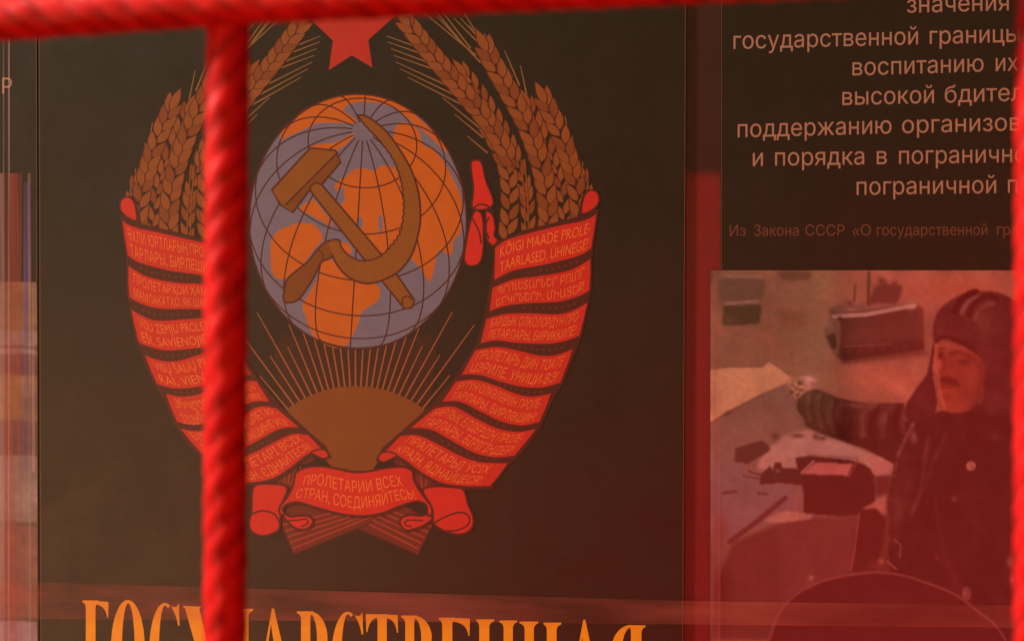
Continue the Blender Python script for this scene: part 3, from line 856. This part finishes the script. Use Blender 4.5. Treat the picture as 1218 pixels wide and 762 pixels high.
ph.line([(1033.5, 324), (1033, 362)], 4, (78, 48, 36), 1.5, 0.9, 3); ph.line([(1017.5, 340), (1016, 358)], 3, (86, 54, 40), 1.5, 0.9)
for a in ((990, 370, 5, 4, (84, 54, 48)), (1000, 364, 6, 3, (104, 72, 66)), (1011, 361, 5, 4, (72, 46, 42)), (1021, 363, 6, 3, (120, 84, 78)), (986, 386, 5, 6, (134, 92, 86)), (1012, 368, 8, 2, (150, 106, 98))): ph.blob(*a, 0.7)
ph.blob(999, 379, 3.4, 3.4, (58, 30, 28), 0.9)
# ground sheet / desk in front
ph.poly([(845, 506), (872, 487), (908, 468), (934, 456), (948, 478), (958, 505), (1000, 523), (1060, 552), (1050, 640), (960, 760), (845, 760)], (124, 82, 74), 2, 1)
ph.blob(905, 490, 40, 22, (112, 72, 66), 0.8); ph.blob(860, 560, 26, 30, (122, 88, 84), 0.7)
ph.poly([(904, 546), (918, 530), (934, 517), (962, 511), (1000, 524), (1062, 550), (1060, 566), (1000, 570), (935, 556), (900, 558)], (172, 118, 110), 2.2, 1)
ph.poly([(845, 555), (880, 552), (905, 575), (955, 580), (956, 606), (920, 600), (870, 640), (845, 640)], (112, 82, 90), 6, 0.75)
ph.poly([(945, 585), (956, 580), (957, 612), (940, 612)], (140, 82, 78), 3, 0.8)
# map sheet
mp = [(840, 440.6), (871, 436.7), (905.5, 437.5), (910, 434), (915, 430.5), (928, 439), (941, 449), (934, 456), (907, 467.5), (871, 486), (840, 505)]
ph.poly(mp, (194, 128, 98), 0.9, 1, 4)
ph.line([(845, 503), (871, 487.5), (907, 469)], 2.2, (104, 60, 46), 1.2, 0.7)
ph.blob(866, 491, 6, 3, (66, 40, 34), 0.8, None, -0.5)
# dark instruments on the sheet
ph.poly([(874, 533), (907, 523), (916.5, 533), (914, 537), (890, 551), (874, 549)], (66, 36, 34), 1.2, 1, 5)
for a in ((922, 519, 5, 5), (949, 518, 9, 3), (970, 519, 4, 4), (978, 521, 6, 2.5)): ph.blob(*a, (74, 44, 38), 0.9)
ph.line([(890, 560), (906, 565)], 2, (74, 44, 42)); ph.line([(884, 566), (906, 569)], 2, (84, 52, 48))
ph.poly([(904, 569), (908, 561), (916, 554), (919, 560), (922, 550), (929, 550), (931, 557), (948, 557), (956, 566), (956, 577), (927, 574), (904, 576)], (52, 30, 28), 1, 1, 5)
ph.blob(925, 560, 4, 2.4, (120, 80, 78), 0.8)
ph.line([(860, 586), (876, 584)], 3.5, (72, 44, 46), 1.5, 0.8); ph.line([(902, 586), (912, 587)], 3.5, (72, 44, 46), 1.5, 0.8)
# radio box
ph.poly([(946, 544), (965, 541.5), (1012, 547), (1028, 552), (1040, 560), (1042, 612), (1000, 614), (956, 610), (955, 566), (950, 563)], (52, 22, 20), 1.2, 1, 6)
ph.poly([(969.5, 550), (1015, 550.6), (1008.5, 565.5), (952, 563.5)], (178, 92, 90), 1.2, 1)
ph.line([(953, 562), (968, 548)], 2.4, (176, 112, 104), 1, 0.9); ph.line([(1010, 566), (1020, 548)], 2.4, (132, 62, 58), 1, 0.8)
ph.line([(966, 541), (1020, 545)], 3, (140, 90, 84), 1.5, 0.8)
ph.poly([(1033, 541), (1062, 549), (1060, 563), (1038, 564)], (176, 104, 98), 1.2, 1)
ph.poly([(1040, 566), (1060, 564), (1058, 586), (1042, 590)], (70, 30, 28), 2, 0.9)
ph.poly([(1024, 605), (1056, 588), (1056, 616), (1044, 607)], (176, 96, 88), 1.4, 0.9)
# foreground panels
ph.poly([(871, 645), (927, 622), (965, 616), (1060, 612), (1070, 760), (845, 760), (850, 700)], (82, 42, 36), 3, 1)
ph.poly([(925, 624), (1030, 612), (1030, 688), (960, 700), (930, 720)], (98, 50, 46), 5, 0.8)
ph.line([(934, 592), (900, 620), (868, 644)], 6, (72, 38, 38), 2, 0.9)
ph.poly([(907, 620), (932, 607), (966, 611), (965, 617), (927, 621.6)], (172, 104, 98), 1.4, 0.95)
ph.blob(857, 700, 14, 40, (50, 18, 18), 0.8); ph.blob(857, 630, 10, 20, (112, 54, 50), 0.7)
# the man: coat, arm, flap, face, helmet
COAT = (40, 22, 20)
coat = [(1076, 500), (1086, 501), (1120, 488), (1160, 480), (1200, 478), (1335, 520), (1335, 800), (1100, 800), (1060, 690), (1056, 640), (1056, 590), (1064, 552), (1050, 544), (1028, 533), (996, 522), (977, 515.5), (958.6, 506), (955, 495), (947.6, 487), (949, 474), (957, 466), (968, 462), (980, 466), (996, 473), (1012, 476.5), (1030, 479.5), (1047, 480), (1075, 480)]
ph.poly(coat, COAT, 1.2, 1, 1)
ph.poly([(949, 476), (958, 466), (978, 465), (990, 474), (992, 500), (985, 514), (960, 504), (952, 490)], (66, 40, 34), 7, 0.6)
ph.blob(1000, 492, 34, 14, (78, 46, 40), 0.6, None, 0.1)
for pts, wd, c, sf, op in (([(1022, 481), (1013, 494), (1011, 512)], 3, (34, 12, 12), 3, 0.5), ([(1036, 482), (1026, 497), (1026, 518)], 8, (112, 66, 60), 6, 0.6), ([(1047, 482), (1038, 496), (1036, 514), (1042, 530)], 5, (24, 8, 8), 3, 0.85),
                            ([(1060, 484), (1050, 498), (1050, 516)], 9, (116, 66, 60), 6, 0.6), ([(1054, 492), (1052, 505)], 3, (136, 82, 74), 3, 0.5), ([(1070, 482), (1065, 500), (1067, 518)], 5, (26, 8, 8), 3, 0.85), ([(1076, 486), (1073, 500), (1076, 514)], 5, (110, 62, 56), 4, 0.6), ([(1000, 478), (1018, 482), (1034, 481)], 4, (104, 62, 54), 4, 0.5)):
    ph.line(cr(pts), wd, c, sf, op)
ph.blob(1030, 482, 40, 4, (112, 70, 62), 0.6); ph.blob(1010, 520, 36, 5, (24, 8, 8), 0.6, None, 0.25); ph.blob(972, 470, 14, 6, (104, 74, 58), 0.5)
for pts in ([(962, 470), (960, 484), (964, 500)], [(975, 468), (972, 486), (978, 508)], [(990, 474), (986, 492), (992, 514)]):
    ph.line(cr(pts), 4, (98, 62, 54), 4, 0.5); ph.line([(x + 5, y + 1) for x, y in pts], 3, (34, 16, 14), 3, 0.6)
ph.line([(1086, 504), (1077, 522), (1068, 541)], 5, (112, 66, 62), 2, 0.9)
ph.line([(1068, 541), (1064, 566)], 3, (100, 54, 50), 2, 0.8)
ph.poly([(1082, 518), (1088, 510), (1092, 524), (1086, 530)], (124, 74, 70), 2, 0.9)
ph.line([(1104, 520), (1100, 545), (1098, 570), (1084, 612)], 5, (92, 46, 40), 4, 0.8); ph.line([(1126, 515), (1112, 545), (1100, 580)], 4, (88, 40, 36), 4, 0.7); ph.line([(1098, 580), (1086, 610)], 2, (112, 60, 56), 1.5, 0.7)
ph.blob(1066, 610, 10, 50, (84, 44, 40), 0.7); ph.blob(1080, 570, 10, 36, (78, 36, 34), 0.6)
ph.blob(1170, 512, 36, 16, (40, 16, 14), 0.7); ph.blob(1185, 520, 5, 4, (90, 44, 38), 0.7)
ph.line([(1112, 590), (1116, 625), (1124, 650)], 3, (78, 34, 32), 2.5, 0.6)
ph.blob(1155, 553.7, 5.8, 5.8, (176, 104, 92), 1, None, 0, True); ph.blob(1155, 556.5, 3.4, 2.4, (150, 76, 62), 0.7)
ph.blob(1135.6, 593.5, 4, 4.2, (108, 50, 46), 0.9); ph.blob(1114.6, 663, 3.6, 3.6, (100, 44, 40), 0.9)
ph.line([(1119, 650), (1140, 700), (1150, 714)], 10, (74, 30, 28), 6, 0.6)
# glove and holster at the hatch
ph.poly([(1022, 607), (1042, 604), (1054, 618), (1050, 650), (1040, 678), (1012, 680), (1016, 645)], (60, 26, 22), 1.6, 1)
ph.line([(1022, 610), (1017, 650), (1012, 678)], 2.2, (132, 66, 58), 1.2, 0.9); ph.line([(1056, 590), (1056, 640), (1046, 676)], 5, (96, 46, 40), 3, 0.7)
ph.line([(1064, 641), (1072, 649), (1070, 662)], 2, (150, 74, 62), 1.2, 0.9); ph.line([(1056, 668), (1066, 676)], 2.4, (150, 78, 66), 1.2, 0.9); ph.blob(1048, 667, 3.6, 3.6, (172, 92, 76), 0.95); ph.blob(1040, 672, 8, 6, (112, 50, 42), 0.7)
# hand
ph.poly([(938, 449), (946, 450), (950, 447), (961, 447), (972, 452), (975, 458), (968, 463), (957, 466), (952, 472), (946, 474), (940, 468), (936, 458)], (156, 100, 88), 1.2, 1, 1)
ph.blob(962, 453, 9, 5, (172, 116, 112), 0.8); ph.blob(944, 452, 6, 3.5, (184, 126, 96), 0.8)
for cx, cy, rx, ry, c in ((951, 456, 4, 3, (66, 34, 26)), (946, 461, 3, 4, (84, 44, 34)), (942, 466, 3, 3, (72, 38, 28)), (954, 463, 4, 2.5, (80, 42, 32)), (949, 469, 3, 2.5, (60, 30, 24)),
                          (947, 457, 2.4, 2.6, (206, 150, 106)), (944, 462, 2.2, 2.4, (190, 130, 92)), (952, 460, 2.6, 1.8, (214, 156, 112)), (956, 461, 3, 2, (186, 126, 94)), (947, 466, 2.2, 1.8, (196, 134, 94)), (940, 461, 2, 3, (150, 96, 72)), (966, 456, 6, 4, (150, 92, 84)), (960, 449, 7, 2.5, (186, 130, 124))):
    ph.blob(cx, cy, rx, ry, c, 0.9)
# face
face = [(1113, 407), (1122, 403), (1140, 406), (1158, 416), (1170, 430), (1170, 456), (1164, 474), (1154, 487), (1138, 491), (1124, 489), (1118, 481), (1116, 470), (1113, 460), (1114, 450), (1110.5, 442), (1111, 430), (1110, 420)]
ph.poly(face, (140, 58, 42), 1.2, 1, 1, True)
ph.blob(1146, 448, 18, 22, (118, 46, 34), 0.7); ph.blob(1124, 412, 10, 7, (164, 82, 60), 0.8)
ph.blob(1116, 434, 4.2, 9, (186, 88, 66), 0.9, None, 0.25); ph.blob(1118, 445, 5, 4, (150, 58, 40), 0.7)
ph.blob(1119, 422, 3.6, 5, (52, 18, 16), 0.95); ph.line([(1113, 415), (1124, 414)], 3, (70, 26, 20), 2, 0.6)
ph.line(cr([(1131, 421), (1143, 419), (1158, 427)]), 4.5, (78, 28, 22), 4, 0.65); ph.line(cr([(1122, 424), (1124, 434), (1120, 443)]), 3, (96, 34, 26), 3, 0.7); ph.blob(1140, 413, 16, 4, (158, 74, 56), 0.6, None, 0.3); ph.blob(1150, 468, 10, 12, (104, 38, 30), 0.5); ph.blob(1133, 444, 6, 5, (150, 62, 48), 0.6); ph.blob(1146, 430, 9, 4.5, (76, 28, 22), 0.85); ph.blob(1130, 430, 4, 10, (106, 38, 26), 0.5)
ph.poly([(1116, 450), (1126, 447), (1138, 452), (1142, 460), (1130, 458), (1118, 456)], (74, 22, 16), 2.6, 0.92, None, True)
ph.line([(1117, 460), (1131, 461)], 2.2, (74, 20, 16), 2.5, 0.55); ph.blob(1124, 466, 8, 3, (150, 50, 34), 0.8); ph.blob(1126, 473, 8, 4, (112, 36, 22), 0.6); ph.blob(1127, 482, 8, 4, (150, 60, 44), 0.7)
ph.poly([(1160, 425), (1172, 432), (1172, 480), (1150, 492), (1158, 475), (1163, 450)], (84, 34, 28), 5, 0.8)
ph.line(cr([(1114, 410), (1113, 422), (1112, 436), (1116, 448), (1117, 460), (1120, 474), (1124, 485)]), 4, (196, 96, 74), 3, 0.55)
ph.blob(1156, 446, 10, 16, (146, 60, 48), 0.5)
# helmet
hel = [(1112, 408), (1110, 394), (1112, 380), (1117, 369), (1126, 360), (1140, 352), (1158, 346.5), (1176, 346), (1193, 350), (1210, 360), (1226, 380), (1232, 430), (1222, 480), (1200, 492), (1172, 490), (1170, 460), (1171, 434), (1158, 419), (1138, 408.5), (1122, 404)]
ph.poly(hel, (62, 30, 28), 1.2, 1, 1, True)
ph.poly([(1112, 405), (1109, 412), (1106, 430), (1103, 445), (1090, 462), (1079.5, 478), (1075, 490), (1078, 499), (1088, 503), (1101, 501), (1113, 490), (1115, 478), (1113, 465), (1110.5, 452), (1109, 436), (1111, 420)], (54, 24, 26), 1.2, 1, 1)
ph.line(cr([(1136, 370), (1142, 358), (1152, 350), (1161, 347)]), 7, (22, 4, 6), 3, 1.0); ph.line(cr([(1144, 372), (1151, 360), (1164, 352)]), 5, (116, 70, 64), 3, 0.9)
ph.line(cr([(1153, 374), (1160, 360), (1175, 352), (1186, 356)]), 6, (24, 6, 8), 3.5, 1.0); ph.line(cr([(1160, 378), (1168, 366), (1182, 361)]), 6, (112, 68, 62), 4, 0.8)
ph.blob(1166, 380, 12, 20, (84, 50, 40), 0.5); ph.blob(1118, 390, 5, 16, (84, 42, 42), 0.6); ph.blob(1186, 375, 12, 10, (76, 44, 34), 0.6); ph.blob(1140, 392, 12, 12, (52, 18, 18), 0.5)
ph.line(cr([(1114, 404), (1124, 400), (1142, 405), (1160, 416)]), 4, (40, 10, 10), 2, 0.7)
# hatch rim
dome = cr([(915, 760), (924, 735), (934, 719), (949, 705), (972, 693), (996, 686), (1030, 681), (1048, 680.5), (1075, 684), (1106, 694), (1137, 707), (1168, 730), (1184, 743), (1196, 760)])
ph.poly([tuple(q) for q in dome] + [(1196, 800), (915, 800)], (56, 24, 22), 1.2, 1, 7)
ph.line([tuple(q) for q in dome], 3.0, (126, 62, 58), 1.4, 0.85, 7)
ph.blob(1060, 715, 26, 14, (66, 32, 30), 0.8); ph.blob(963, 690, 6, 8, (112, 56, 54), 0.9); ph.blob(965, 687, 2.4, 3, (176, 112, 100), 0.9); ph.blob(1150, 705, 5.5, 8, (118, 60, 60), 0.9, None, 0, True)
ph.blob(1202, 668, 5, 9, (150, 80, 76), 0.8); ph.blob(1204, 688, 3, 6, (140, 76, 72), 0.8)
# cloth and fur grain
tex = gblur(rng.normal(size=ph.X.shape), 1.0 / ph.st); tex /= tex.std()
tex2 = gblur(rng.normal(size=ph.X.shape), 5.0 / ph.st); tex2 /= tex2.std()
fm = ph.mask(cr(face, True, 5)) > 0.5
man = ((ph.lab == 1) & ~fm)[..., None]
ph.c = np.where(man, np.clip(ph.c * (1 + 0.05 * tex[..., None] + 0.10 * tex2[..., None]), 0, 255), ph.c)
ph.noise(0.02, 1.8); ph.noise(0.03, 8.0)
ph.c = gblur(ph.c, 0.5)
photo = ph.build('photograph', {0: 'photograph', 1: 'person', 2: 'far_vehicle', 3: 'tank', 4: 'map_sheet', 5: 'field_instrument', 6: 'radio_box', 7: 'hatch_cover'}, right, GLOSSY, 0.0006)

# left photograph
pl = Photo(-160, 43.5, 335, 960, 1.5)
pl.c[:] = (112, 72, 56)
for y0, y1, c in ((335, 393, (112, 78, 50)), (393, 411, (124, 96, 88)), (411, 414, (72, 46, 42)), (414, 421, (132, 100, 92)), (421, 446, (88, 46, 46)), (446, 500, (118, 80, 54)), (500, 541, (78, 42, 46)), (541, 620, (122, 96, 88)), (620, 626, (80, 46, 42)), (626, 733, (108, 60, 54)), (733, 738, (60, 36, 34)), (738, 960, (146, 102, 112))):
    pl.poly([(-170, y0 - 4), (20, y0), (60, y0 + 2), (60, y1 + 2), (20, y1), (-170, y1 - 4)], c, 1.6, 1)
pl.blob(8, 480, 12, 24, (130, 100, 56), 0.7); pl.blob(38, 480, 8, 24, (92, 54, 44), 0.6); pl.blob(18, 590, 20, 30, (128, 106, 96), 0.6)
pl.noise(0.05, 3.0); pl.noise(0.04, 9.0)
pl.build('photograph', {0: 'photograph'}, leftb, photo_mat('left_photo_paper', 1.5, 0.1), 0.0001)

# plastic sleeve edges, their reflection streaks painted as tinted film strips
def film(name, parent, strips, y0, y1, Y):
    pr = Print(0); pr.y += Y
    for xa, xb, m in strips:
        pr.up(); pr.poly([(xa, y0), (xb, y0), (xb, y1), (xa, y1)], m)
    return pr.build(name, parent)
f1 = sheen_film('sheen_pale', (206, 170, 166), 0.17); f2 = sheen_film('sheen_violet', (124, 92, 150), 0.24); f3 = sheen_film('sheen_rose', (176, 84, 66), 0.2)
film('sleeve_sheen', leftb, [(-40, 3, f1), (3, 10, f3), (10, 26, f3), (33, 37, f1)], 206, 900, 0.0003)
film('sleeve_sheen', leftb, [(3.5, 5.0, f1), (9.5, 11.5, f1)], -100, 900, 0.0004)
film('sleeve_sheen', leftb, [(28, 36, f2)], 217, 336, 0.0005)
film('sleeve_sheen', leftb, [(27, 33, f2), (38, 43, f1)], 336, 560, 0.0005)
film('sleeve_sheen', right, [(847.5, 857, sheen_film('sheen_red', (190, 90, 84), 0.16))], 322, 900, 0.0009)

# ================================================================== reflected band across the boards, painted as a tinted see-through sheet
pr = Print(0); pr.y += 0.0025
pr.poly([(-520, 678), (0, 690.5), (420, 703), (812, 714), (1420, 722), (1420, 748), (812, 742), (420, 738), (0, 735), (-520, 730)], sheen_film('sheen_band', (196, 96, 80), 0.14, (7, 7, 40)))
st_ = pr.build('reflection_band')
tag(st_, 'reflected band painted as a tinted sheet across the boards just above the orange title letters', 'reflection band')

# ================================================================== red iron bars in front
BARM = bpy.data.materials.new('red_gloss_paint'); BARM.use_nodes = True
t = BARM.node_tree; h = NG(t); b = t.nodes['Principled BSDF']
tcn = h.n('ShaderNodeTexCoord')
no = h.n('ShaderNodeTexNoise'); no.inputs['Scale'].default_value = 70.0; no.inputs['Detail'].default_value = 6.0; t.links.new(tcn.outputs['Object'], no.inputs['Vector'])
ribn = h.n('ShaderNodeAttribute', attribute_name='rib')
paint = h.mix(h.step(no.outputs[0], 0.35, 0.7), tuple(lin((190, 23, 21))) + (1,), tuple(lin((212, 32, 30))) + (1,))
groove_shade = h.m('MULTIPLY', h.step(h.m('ADD', ribn.outputs['Fac'], h.m('MULTIPLY', h.m('SUBTRACT', no.outputs[0], 0.5), 1.2)), 0.45, 0.0), 0.5)  # shade between the ribs, painted into the colour as darker red
t.links.new(h.mix(groove_shade, paint, tuple(lin((112, 18, 16))) + (1,)), b.inputs['Base Color'])
b.inputs['Roughness'].default_value = 0.5; b.inputs['Specular IOR Level'].default_value = 0.06; b.inputs['Coat Weight'].default_value = 0.3; b.inputs['Coat Roughness'].default_value = 0.28
bp = h.n('ShaderNodeBump'); bp.inputs['Strength'].default_value = 0.5; bp.inputs['Distance'].default_value = 0.001
t.links.new(h.m('ADD', h.m('MULTIPLY', ribn.outputs['Fac'], 0.5), no.outputs[0]), bp.inputs['Height']); t.links.new(bp.outputs[0], b.inputs['Normal'])

def rebar(name, path, r0, lead, seed, amp=0.055):
    """twisted ribbed bar: a tube whose section carries four helical ribs"""
    pts = [Vector(q) for q in path]
    L = [0.0]
    for a, c in zip(pts[:-1], pts[1:]): L.append(L[-1] + (c - a).length)
    n = int(L[-1] / 0.0012); m = 56
    rn = random.Random(seed)
    ph1, ph2 = rn.random() * 6, rn.random() * 6
    verts, faces, ribs = [], [], []
    for i in range(n + 1):
        s = L[-1] * i / n
        k = max(j for j in range(len(L) - 1) if L[j] <= s + 1e-9)
        f = (s - L[k]) / (L[k + 1] - L[k])
        c = pts[k].lerp(pts[k + 1], f)
        tg = (pts[min(k + 1, len(pts) - 1)] - pts[k]).normalized()
        ax = tg.cross(Vector((0, 1, 0))).normalized(); ay = tg.cross(ax).normalized()
        for j in range(m):
            th = 2 * math.pi * j / m
            irr = 0.55 + 0.30 * math.sin(s * 95 + ph1) * math.sin(s * 37 + ph2) + 0.15 * math.sin(2 * th + s * 160)
            w_ = 0.5 + (0.25 + 0.35 * irr) * math.cos(4 * (th + 2 * math.pi * s / lead) + 0.5 * math.sin(s * 61 + ph2))
            w_ = min(max(w_, 0.0), 1.0)
            ribs.append(w_)
            r = r0 * (0.975 - amp / 2 + amp * w_ ** 1.3) + 0.00025 * math.sin(s * 210 + ph1) * math.sin(3 * th + ph2)
            verts.append(c + (ax * math.cos(th) + ay * math.sin(th)) * r)
    for i in range(n):
        for j in range(m):
            a = i * m + j; c = i * m + (j + 1) % m
            faces.append((a, c, c + m, a + m))
    faces.append(tuple(range(m))[::-1]); faces.append(tuple(range(n * m, n * m + m)))
    me = bpy.data.meshes.new(name); me.from_pydata([tuple(v) for v in verts], [], faces)
    me.attributes.new('rib', 'FLOAT', 'POINT').data.foreach_set('value', ribs)
    me.polygons.foreach_set('use_smooth', [True] * len(me.polygons)); me.materials.append(BARM); me.update()
    return link(name, me)

YB = -0.62
r_px = lambda px: px * (1.182 + YB) / FPX
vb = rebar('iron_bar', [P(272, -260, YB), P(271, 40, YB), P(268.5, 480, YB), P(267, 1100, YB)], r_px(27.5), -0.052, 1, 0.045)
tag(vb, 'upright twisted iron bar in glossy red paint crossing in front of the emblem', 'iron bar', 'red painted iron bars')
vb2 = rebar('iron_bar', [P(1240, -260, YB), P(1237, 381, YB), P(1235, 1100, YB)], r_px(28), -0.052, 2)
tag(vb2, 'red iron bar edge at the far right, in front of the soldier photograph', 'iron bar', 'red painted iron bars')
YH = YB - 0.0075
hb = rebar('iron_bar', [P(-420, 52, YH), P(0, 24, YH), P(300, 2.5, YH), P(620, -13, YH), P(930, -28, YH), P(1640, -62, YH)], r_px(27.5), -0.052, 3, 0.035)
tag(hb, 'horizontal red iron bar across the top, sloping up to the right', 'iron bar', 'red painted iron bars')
